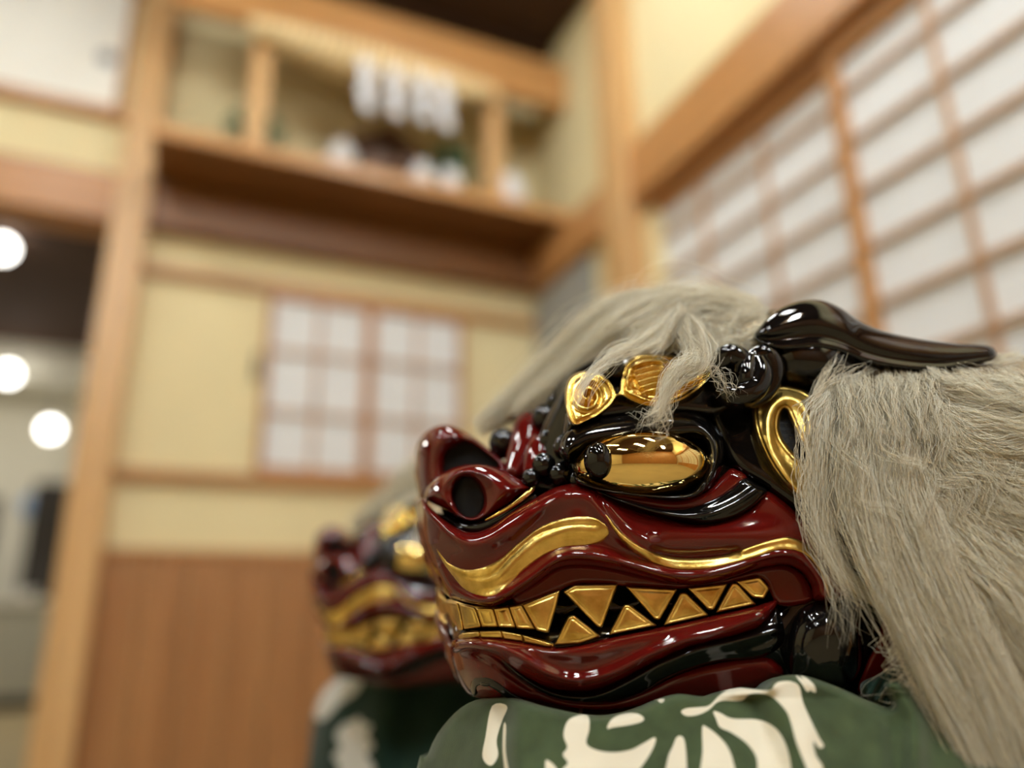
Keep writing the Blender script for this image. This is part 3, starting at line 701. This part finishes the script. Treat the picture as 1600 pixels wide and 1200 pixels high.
relief('eyebrow', bl, .015, 9, M['gold_shiny'], LION, 1.0, off=.014, extra=brow_e, n=5, skirt=.022)
# --- black cloud curls behind the brow
for pts in ([(1122, 590, .505, .004), (1126, 568, .500, .008), (1142, 556, .497, .0085), (1158, 566, .496, .008), (1154, 585, .498, .005)],
            [(1120, 600, .500, .004), (1136, 616, .492, .008), (1158, 618, .489, .009), (1180, 606, .490, .0085), (1188, 584, .492, .0085), (1182, 564, .495, .007)],
            [(1150, 600, .492, .003), (1164, 592, .489, .006), (1168, 574, .491, .006), (1176, 560, .496, .006), (1194, 556, .497, .008), (1206, 572, .497, .008), (1204, 598, .498, .007), (1186, 622, .498, .006), (1160, 634, .498, .003)],
            [(955, 588, .51, .004), (962, 578, .508, .007), (968, 568, .512, .004)]):
    tube('cloud_curl', pts, M['black'], LION)
# --- gold ear spiral
ear = [(1175, 640), (1181, 624), (1196, 609), (1216, 601), (1240, 603), (1262, 612), (1282, 632), (1290, 660), (1284, 690), (1266, 706), (1252, 692), (1242, 674), (1234, 655), (1227, 641), (1220, 651), (1219, 672), (1228, 692), (1245, 712), (1262, 726), (1275, 760), (1268, 790), (1250, 780), (1228, 762), (1206, 734), (1190, 704), (1178, 670)]
relief('ear', ear, .012, 9, M['gold'], LION, 1.3, off=.010, n=5, skirt=.02,
       extra=lambda X, Y, S: ridge(X, Y, [(1250, 775), (1224, 735), (1205, 700), (1200, 660), (1208, 635), (1228, 622), (1250, 630), (1265, 655), (1266, 680)], 8, .0035) - .0014*np.exp(-((S-7)/1.6)**2))
relief('ear_hollow', [(1210, 640), (1230, 625), (1250, 640), (1265, 690), (1270, 740), (1240, 725), (1215, 690)], .002, 5, M['matte_black'], LION, 2.0, off=.010)

# --- horn
def horn(name, top, bot, d, thick, mat):
    T_ = spl(top, False, 8); B_ = spl(bot, False, 8)
    def rs(P, n):
        L = np.r_[0, np.cumsum(np.linalg.norm(np.diff(P, axis=0), axis=1))]; t = np.linspace(0, L[-1], n)
        return np.stack([np.interp(t, L, P[:, 0]), np.interp(t, L, P[:, 1])], 1)
    n, K = 110, 40
    T_, B_ = rs(T_, n), rs(B_, n); V = []
    for i in range(n):
        u = i/(n-1); c = (T_[i]+B_[i])/2; hw = (T_[i]-B_[i])/2
        th = thick*min(1, math.sqrt(max(0, u/.08)), math.sqrt(max(0, (1-u)/.03)))*(1-.45*u)
        for k in range(K):
            q = 2*math.pi*k/K; v = math.cos(q); s = math.sin(q)
            p = c + hw*v
            dep = th*(abs(s)**.8)*(1 if s > 0 else -.75)
            if s > 0: dep += -th*.38*math.exp(-((v+.30)/.20)**2)*(1-u) + th*.22*math.exp(-((v+.68)/.16)**2)
            V.append(PT(p[0], p[1], d + .012*u - dep)[0])
    Q = [(i*K+k, i*K+(k+1) % K, (i+1)*K+(k+1) % K, (i+1)*K+k) for i in range(n-1) for k in range(K)]
    return mesh_np(name, V, quads=Q, polys=[list(range(K))[::-1], [(n-1)*K+k for k in range(K)]], mat=mat, parent=LION)
horn('horn', [(1178, 523), (1193, 503), (1215, 484), (1251, 470), (1284, 469), (1314, 481), (1341, 500), (1380, 517), (1435, 529), (1490, 536), (1545, 540), (1557, 550)],
     [(1178, 527), (1196, 543), (1218, 552), (1245, 553), (1275, 552), (1300, 555), (1325, 562), (1352, 572), (1394, 580), (1435, 584), (1476, 583), (1517, 573), (1552, 563), (1558, 554)], .505, .017, M['black'])
tube('horn_root', [(1205, 560, .515, .012), (1240, 565, .512, .018), (1290, 570, .515, .018), (1330, 580, .525, .012)], M['black'], LION)

# far side of the head: mirror images of the carved parts
for o in [c for c in list(LION.children) if c.name.split('.')[0] in ('head_shell', 'upper_lip', 'lower_lip', 'chin', 'jaw_roll', 'gold_inlay', 'eyeball', 'eyelid', 'eyebrow', 'ear', 'temple', 'forehead', 'tooth', 'tooth_row', 'lower_tooth')]:
    me = o.data; nV = len(me.vertices); co = np.empty(nV*3, np.float32); me.vertices.foreach_get('co', co)
    P = mirror_pts(co.reshape(-1, 3).astype(float) + base) - base
    m2 = me.copy(); m2.vertices.foreach_set('co', P.astype(np.float32).ravel()); m2.flip_normals(); m2.update()
    o2 = bpy.data.objects.new(o.name.split('.')[0], m2); link(o2, LION)

# ------------------------------------------------------------------ hair
def lock(name, parent, locks, mat=None, seg=14, rad=.00012, seed=1, curl=2.5, flyw=12):
    """locks: list of (guide [(px,py,d,half width px)], count, waviness). One mesh of fine tapered strands."""
    rg = np.random.default_rng(seed); VV, QQ = [], []; nv = 0
    for guide, cnt, wav in locks:
        G = spl(guide, False, 8); L = np.r_[0, np.cumsum(np.hypot(np.diff(G[:, 0]), np.diff(G[:, 1])))]; L /= L[-1]
        t0 = rg.uniform(0, .22, cnt); t1 = np.clip(1-rg.exponential(.12, cnt), .35, 1.02)
        tt = t0[:, None] + (t1-t0)[:, None]*np.linspace(0, 1, seg+1)[None]
        cx, cy, cd, cw = [np.interp(tt, L, G[:, k]) for k in range(4)]
        gx = np.gradient(G[:, 0]); gy = np.gradient(G[:, 1]); gl_ = np.hypot(gx, gy)+1e-9
        tx = np.interp(tt, L, gx/gl_); ty = np.interp(tt, L, gy/gl_)
        # strands gather into wisps
        nw = cnt if cnt < 80 else cnt//26+3; wc = rg.uniform(-1, 1, nw); wi = rg.integers(0, nw, cnt)
        lat = wc[wi][:, None] + rg.normal(0, .055, cnt)[:, None]*(1+1.2*tt) + ((rg.uniform(size=cnt) < .22)*rg.normal(0, .5, cnt))[:, None]; dwi = rg.uniform(-.009, .006, nw)[wi][:, None]*np.sin(np.clip(tt*2.5, 0, 1)*1.57)
        wph = rg.uniform(0, 6.28, nw)[wi][:, None]; wf = rg.uniform(.8, 2.2, nw)[wi][:, None]
        lat = lat + .22*wav*np.sin(wf*6.28*tt*1.3 + wph)
        ph1, ph2 = rg.uniform(0, 6.28, (2, cnt, 1)); f1 = rg.uniform(1, 4, (cnt, 1)); f2 = rg.uniform(4, 11, (cnt, 1))
        jit = wav*(curl*1.6*np.sin(f1*6.28*tt+ph1) + curl*.5*np.sin(f2*6.28*tt+ph2))
        fly = (rg.uniform(size=(cnt, 1)) < .16)*rg.normal(0, flyw, (cnt, 1))*tt**2 + (rg.uniform(size=(cnt, 1)) < .05)*rg.normal(0, flyw*.7, (cnt, 1))*np.sin(tt*3.14)
        o_ = lat*cw + jit + fly
        X = cx - ty*o_; Y = cy + tx*o_
        dth = cd + (np.abs(lat)**2)*cw*.00012 + rg.uniform(-.003, .003, (cnt, 1)) + dwi + .0016*np.sin(f1*5*tt+ph2) 
        if name == 'mane': dth = .476 + (dth-.45)*.55
        C = PT(X, Y, dth).reshape(cnt, seg+1, 3)
        T_ = np.gradient(C, axis=1); T_ /= np.linalg.norm(T_, axis=2)[..., None]+1e-12
        A = np.cross(T_, np.array([0.1, 1, .2])); A /= np.linalg.norm(A, axis=2)[..., None]+1e-12; B = np.cross(T_, A)
        R = rad*rg.uniform(.7, 1.5, (cnt, 1))*(1-.75*np.linspace(0, 1, seg+1)[None]**3)
        ring = [C + R[..., None]*(A*math.cos(q)+B*math.sin(q)) for q in (0.5, 2.594, 4.689)]
        V = np.stack(ring, 2).reshape(-1, 3)
        b = nv + (np.arange(cnt)[:, None]*(seg+1) + np.arange(seg)[None])*3
        for k in range(3):
            k2 = (k+1) % 3
            QQ.append(np.stack([b+k, b+k2, b+3+k2, b+3+k], -1).reshape(-1, 4))
        VV.append(V); nv += len(V)
    return mesh_np(name, np.concatenate(VV), quads=np.concatenate(QQ), mat=mat or M['hair'], parent=parent)

# hide the hair is sewn to
def DT(X, Y):   # crown of the head
    return .585 + .03*np.clip((900-X)/150, 0, 1) - .05*np.clip((X-1000)/200, 0, 1) + .0*Y
relief('crown_hide', [(785, 655), (825, 615), (885, 555), (935, 508), (978, 480), (1010, 468), (1060, 462), (1120, 470), (1195, 492), (1215, 520), (1185, 556), (1120, 562), (1060, 566), (1000, 560), (940, 580), (880, 610), (820, 648)], .03, 45, M['hide'], LION, 3.0, dfun=DT, skirt=.05, n=5)
relief('mane_hide', [(1268, 640), (1290, 590), (1340, 575), (1450, 575), (1560, 570), (1680, 600), (1680, 1180), (1600, 1190), (1520, 1110), (1450, 1020), (1405, 940), (1360, 860), (1320, 800), (1285, 730)], .02, 40, M['hide_shaded'], LION, 3.0, dfun=lambda X, Y: .522-.01*np.clip((Y-700)/500, 0, 1)+0*X, skirt=.05, n=5,
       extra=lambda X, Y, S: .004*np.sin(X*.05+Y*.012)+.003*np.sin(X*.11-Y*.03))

# crown tuft sweeping down over the forehead
lock('crown_hair', LION, [
 ([(1060, 466, .565, 12), (1000, 476, .565, 20), (930, 522, .575, 28), (870, 580, .588, 28), (800, 633, .60, 20), (742, 672, .61, 12)], 1885, .8),
 ([(1120, 474, .555, 14), (1060, 482, .55, 24), (990, 515, .55, 34), (930, 556, .562, 28), (870, 604, .575, 22), (800, 650, .59, 14)], 1885, .8),
 ([(1200, 500, .535, 12), (1150, 490, .535, 24), (1090, 492, .53, 38), (1040, 526, .53, 42), (990, 562, .53, 30)], 1885, 1.0),
 ([(1200, 506, .52, 16), (1160, 516, .522, 28), (1110, 538, .52, 28), (1060, 556, .518, 20)], 1160, 1.2),
 ([(1190, 482, .545, 10), (1130, 468, .55, 12), (1070, 460, .555, 8), (1010, 470, .56, 10)], 725, .8),
 ([(1215, 510, .515, 14), (1190, 530, .515, 16), (1150, 545, .512, 16), (1110, 548, .51, 12)], 609, 1.2)], seed=3)
# wisps across the gold brow
lock('forelock', LION, [
 ([(1058, 466, .535, 7), (1064, 496, .515, 14), (1082, 528, .498, 22), (1096, 552, .482, 22), (1092, 570, .472, 16), (1066, 584, .466, 14), (1046, 602, .460, 10), (1036, 628, .457, 6), (1026, 656, .455, 8)], 300, 1.6),
 ([(1064, 474, .53, 5), (1050, 500, .515, 9), (1030, 526, .505, 12), (996, 544, .499, 11), (955, 560, .494, 9), (922, 590, .475, 6), (906, 620, .467, 6), (900, 640, .465, 5)], 170, 1.4),
 ([(1062, 460, .535, 4), (1066, 486, .515, 6), (1052, 512, .505, 7), (1036, 540, .498, 8), (1022, 560, .490, 9)], 120, 1.2),
 ([(1096, 536, .490, 10), (1080, 560, .472, 14), (1052, 590, .462, 12), (1036, 630, .457, 7), (1010, 664, .455, 12)], 70, 2.0),
 ([(1108, 548, .482, 8), (1092, 566, .471, 10), (1066, 582, .464, 16), (1036, 592, .461, 20)], 60, 2.0),
 ([(1046, 622, .455, 6), (1032, 650, .452, 14), (1012, 686, .452, 26)], 26, 1.6),
 ([(1036, 622, .455, 6), (1020, 650, .452, 12), (985, 666, .452, 16)], 12, 1.6),
 ([(1100, 556, .482, 6), (1122, 572, .477, 14), (1146, 596, .476, 22), (1165, 618, .477, 24)], 16, 1.2),
 ([(1112, 580, .476, 8), (1136, 600, .474, 16), (1142, 626, .474, 20)], 10, 1.4)], seed=5, rad=.000095, flyw=11, curl=1.3)
# long mane at the side of the head
lock('mane', LION, [
 ([(1306, 596, .49, 10), (1290, 622, .470, 14), (1283, 680, .456, 15), (1279, 760, .455, 14), (1288, 830, .455, 12), (1314, 890, .457, 10), (1352, 925, .46, 9), (1405, 955, .46, 8)], 754, .9),
 ([(1350, 606, .50, 16), (1348, 640, .470, 32), (1345, 700, .450, 42), (1356, 780, .442, 42), (1380, 860, .438, 36), (1418, 950, .436, 32), (1466, 1050, .434, 30), (1520, 1150, .432, 30), (1600, 1320, .43, 32)], 2175, .7),
 ([(1392, 650, .465, 22), (1400, 700, .452, 34), (1415, 780, .440, 38), (1450, 870, .434, 40), (1500, 970, .430, 38), (1555, 1080, .428, 36), (1640, 1260, .425, 40)], 1885, .7),
 ([(1430, 790, .455, 20), (1475, 830, .445, 34), (1530, 890, .438, 38), (1590, 960, .434, 40), (1680, 1080, .43, 44)], 1305, .7)], seed=11, flyw=16)
lock('mane', LION, [
 ([(1420, 610, .478, 10), (1455, 650, .462, 24), (1500, 710, .454, 34), (1560, 765, .448, 46), (1680, 830, .444, 60)], 1305, .9),
 ([(1440, 640, .472, 16), (1500, 668, .458, 26), (1560, 684, .452, 30), (1700, 700, .45, 40)], 1160, .9),
 ([(1450, 700, .466, 24), (1480, 780, .452, 34), (1530, 840, .446, 40), (1590, 900, .442, 50), (1700, 1000, .44, 60)], 1305, .9),
 ([(1420, 604, .540, 8), (1480, 606, .530, 12), (1560, 602, .520, 20), (1700, 620, .50, 40)], 1015, .9),
 ([(1540, 590, .56, 6), (1590, 585, .54, 16), (1680, 600, .53, 34)], 580, .9)], seed=12, flyw=16)
lock('mane', LION, [
 ([(1340, 630, .452, 34), (1360, 700, .438, 70), (1410, 800, .432, 80), (1460, 900, .43, 70)], 159, 1.6),
 ([(1450, 650, .452, 30), (1510, 740, .442, 70), (1570, 830, .438, 90)], 145, 1.6),
 ([(1306, 610, .480, 10), (1268, 640, .448, 14), (1264, 720, .446, 14), (1268, 800, .446, 18), (1296, 880, .446, 20), (1324, 960, .45, 26), (1335, 1010, .455, 28)], 60, 1.6),
 ([(1275, 590, .486, 10), (1290, 600, .48, 24), (1300, 620, .48, 20)], 40, 6.0),
 ([(1405, 950, .445, 8), (1420, 1000, .446, 20), (1440, 1060, .446, 30), (1460, 1110, .445, 30)], 60, 4.0)], seed=13)

lock('short_mane', LION,
 [([(x, 578, .505, 16), (x+4, 600, .492, 20), (x+10, 636, .482, 20), (x+20, 690, .474, 18)], 150, .8) for x in range(1325, 1440, 22)]
 + [([(x, 580, .508, 14), (x+30, 600, .496, 18), (x+80, 622, .490, 22), (x+150, 640, .482, 24)], 190, .8) for x in range(1430, 1570, 26)]
 + [([(1540, 560, .56, 10), (1580, 572, .54, 18), (1640, 590, .52, 26)], 200, .8)], seed=17, flyw=10)

# ------------------------------------------------------------------ second, farther head: a copy of the thing and its parts
FAR = LION.copy(); link(FAR)
for c in list(LION.children):
    k = c.copy(); SC.collection.objects.link(k); k.parent = FAR
FAR['label'] = 'smaller blurred lion dance head farther back, half hidden behind the snout of the near one'
FAR.location = PT(655, 1068, 1.06)[0]; FAR.rotation_euler = (0, 0, math.radians(0))
for ob in (LION, FAR): del ob['_w']

# ------------------------------------------------------------------ cloths
def cloth_mat(name, green, cream):
    m, t, b = new_mat(name)
    at = t.nodes.new('ShaderNodeAttribute'); at.attribute_name = 'pattern'
    r = t.nodes.new('ShaderNodeMapRange'); r.inputs['From Min'].default_value = -.6; r.inputs['From Max'].default_value = .6
    mx = t.nodes.new('ShaderNodeMix'); mx.data_type = 'RGBA'
    tc = t.nodes.new('ShaderNodeTexCoord'); n = t.nodes.new('ShaderNodeTexNoise'); n.inputs['Scale'].default_value = 55; n.inputs['Detail'].default_value = 6
    rr = t.nodes.new('ShaderNodeValToRGB'); rr.color_ramp.elements[0].position = .3; rr.color_ramp.elements[1].position = .7
    rr.color_ramp.elements[0].color = (*[c*.75 for c in green], 1); rr.color_ramp.elements[1].color = (*[c*1.2 for c in green], 1)
    t.links.new(tc.outputs['Object'], n.inputs['Vector']); t.links.new(n.outputs['Fac'], rr.inputs[0])
    t.links.new(at.outputs['Fac'], r.inputs['Value']); t.links.new(r.outputs[0], mx.inputs['Factor'])
    t.links.new(rr.outputs[0], mx.inputs['A']); mx.inputs['B'].default_value = (*cream, 1)
    t.links.new(mx.outputs['Result'], b.inputs['Base Color'])
    b.inputs['Roughness'].default_value = .85; b.inputs['Sheen Weight'].default_value = .15; b.inputs['Specular IOR Level'].default_value = .2
    w = t.nodes.new('ShaderNodeTexNoise'); w.inputs['Scale'].default_value = 900
    bp = t.nodes.new('ShaderNodeBump'); bp.inputs['Strength'].default_value = .25; bp.inputs['Distance'].default_value = .0005
    t.links.new(tc.outputs['Object'], w.inputs['Vector']); t.links.new(w.outputs['Fac'], bp.inputs['Height']); t.links.new(bp.outputs[0], b.inputs['Normal'])
    return m
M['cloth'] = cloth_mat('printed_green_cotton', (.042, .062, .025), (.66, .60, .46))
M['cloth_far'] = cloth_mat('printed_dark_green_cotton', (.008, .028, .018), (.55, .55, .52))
def C6(*p): return [(650+x*.594, 1020+y*.594) for x, y in p]
PAT = [C6((200, 140), (240, 140), (226, 180), (212, 230), (216, 270), (197, 297), (175, 275), (183, 220)),
       C6((388, 215), (403, 175), (450, 163), (456, 200), (448, 238), (475, 256), (520, 262), (565, 255), (600, 237), (630, 222), (624, 250), (600, 290), (570, 325), (540, 350), (400, 350), (385, 310), (400, 290), (386, 268), (398, 248)),
       C6((502, 200), (512, 178), (530, 165), (560, 158), (585, 161), (600, 172), (592, 182), (560, 190), (520, 196)),
       C6((634, 122), (655, 121), (648, 131), (640, 130)),
       C6((697, 155), (712, 146), (745, 143), (772, 138), (800, 110), (835, 91), (878, 95), (918, 99), (936, 96), (942, 86), (955, 76), (985, 75), (1008, 88), (1018, 130), (1040, 180), (1060, 222), (1073, 245), (1060, 250), (1045, 232), (1052, 270), (1070, 300), (1064, 330), (1040, 330), (1020, 285), (1000, 235), (985, 180), (970, 148), (930, 112), (880, 108), (856, 126), (800, 127), (770, 150), (742, 163), (712, 166)),
       C6((782, 154), (800, 158), (832, 173), (900, 176), (945, 198), (972, 240), (986, 300), (980, 350), (905, 350), (897, 280), (872, 240), (830, 210), (800, 196), (790, 175)),
       C6((753, 196), (764, 195), (790, 214), (818, 245), (835, 290), (838, 350), (752, 350), (754, 260)),
       C6((686, 222), (700, 220), (708, 240), (712, 300), (708, 350), (655, 350), (662, 280), (676, 245)),
       C6((998, 60), (1010, 64), (1030, 85), (1036, 98), (1028, 102), (1015, 82)), C6((1012, 60), (1028, 66), (1048, 86), (1052, 104), (1040, 100), (1026, 80)),
       C6((230, 190), (237, 192), (236, 260), (246, 320), (238, 330), (228, 260)),
       C6((340, 290), (352, 286), (372, 310), (380, 360), (350, 370)),
       C6((520, 420), (640, 400), (760, 430), (860, 420), (900, 500), (800, 560), (620, 540), (520, 480))]
def pattern(X, Y, pats):
    best = np.full(X.shape, -1e3)
    for p in pats: best = np.maximum(best, sdist(spl(p, True, 4), X, Y))
    return best
def DC(X, Y):
    return .497 - .028*np.clip((Y-1090)/130, 0, 1) + .10*np.clip((860-X)/200, 0, 1)**1.6 - .012*np.clip((X-1000)/250, 0, 1) + .015*np.clip((X-1300)/250, 0, 1)
def folds(X, Y, S):
    h = ridge(X, Y, [(1195, 1062), (1215, 1095), (1240, 1130), (1265, 1200), (1280, 1300)], 26, .006)
    h += ridge(X, Y, [(1130, 1084), (1175, 1082), (1205, 1075)], 9, .004) - ridge(X, Y, [(1175, 1100), (1190, 1140), (1215, 1200)], 18, .004)
    h += ridge(X, Y, [(1398, 1065), (1425, 1110), (1432, 1160), (1430, 1300)], 16, .007) - ridge(X, Y, [(1375, 1100), (1395, 1150), (1400, 1300)], 16, .004)
    h -= ridge(X, Y, [(786, 1108), (782, 1160), (786, 1300)], 14, .007)
    h += ridge(X, Y, [(815, 1120), (808, 1180), (810, 1300)], 18, .003)
    h += .0016*np.sin(X*.021+Y*.012)*np.sin(X*.006+1) + .0007*np.sin(X*.09+Y*.05)*np.sin(Y*.04-X*.02)
    return h
def back_drop(P): Q = P.copy(); Q[:, 1] += .16; Q[:, 2] -= .02; return Q
cl = relief('green_cloth', [(560, 2340), (640, 1300), (668, 1180), (700, 1125), (742, 1094), (800, 1090), (860, 1106), (930, 1118), (985, 1110), (1030, 1092), (1060, 1084), (1100, 1088), (1128, 1080), (1158, 1074), (1190, 1076), (1204, 1064), (1228, 1055), (1262, 1057), (1310, 1074), (1360, 1096), (1392, 1104), (1380, 1072), (1395, 1062), (1430, 1066), (1475, 1085), (1520, 1130), (1600, 1200), (1700, 1400), (1760, 2340)],
            .014, 14, M['cloth'], None, 2.6, dfun=DC, extra=folds, n=4, skirt_to=back_drop, attr=lambda X, Y: pattern(X, Y, PAT))
tag(cl, 'green cotton cloth printed with cream curls, bunched up under the near lion head', 'cloth', 'printed cloths under the lion heads')
# the crumpled ruffle behind the fold, part of the cloth
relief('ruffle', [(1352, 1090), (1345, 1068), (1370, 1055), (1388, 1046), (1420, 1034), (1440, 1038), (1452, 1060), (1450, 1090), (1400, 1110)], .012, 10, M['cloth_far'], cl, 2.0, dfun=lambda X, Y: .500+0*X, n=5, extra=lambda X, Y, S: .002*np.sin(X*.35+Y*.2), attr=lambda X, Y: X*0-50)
cl.location = (0, 0, 0)
def DC2(X, Y): return 1.16 + .12*np.clip((620-X)/130, 0, 1)**2 - .05*np.clip((Y-1080)/200, 0, 1)
P2 = [[(492, 1120), (496, 1090), (512, 1068), (540, 1054), (566, 1058), (556, 1082), (530, 1100), (506, 1124)],
      [(536, 1132), (552, 1126), (560, 1120), (568, 1130), (580, 1134), (574, 1150), (584, 1166), (572, 1180), (584, 1200), (574, 1260), (528, 1260), (530, 1200), (520, 1182), (532, 1168), (524, 1150)]]
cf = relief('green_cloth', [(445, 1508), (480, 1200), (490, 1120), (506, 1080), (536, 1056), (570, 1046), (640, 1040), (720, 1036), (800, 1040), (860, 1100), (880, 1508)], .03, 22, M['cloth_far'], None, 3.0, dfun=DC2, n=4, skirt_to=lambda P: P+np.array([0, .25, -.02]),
            extra=lambda X, Y, S: .006*np.sin(X*.07+Y*.02), attr=lambda X, Y: pattern(X, Y, P2))
tag(cf, 'dark green cloth with white patches under the farther lion head', 'cloth', 'printed cloths under the lion heads')
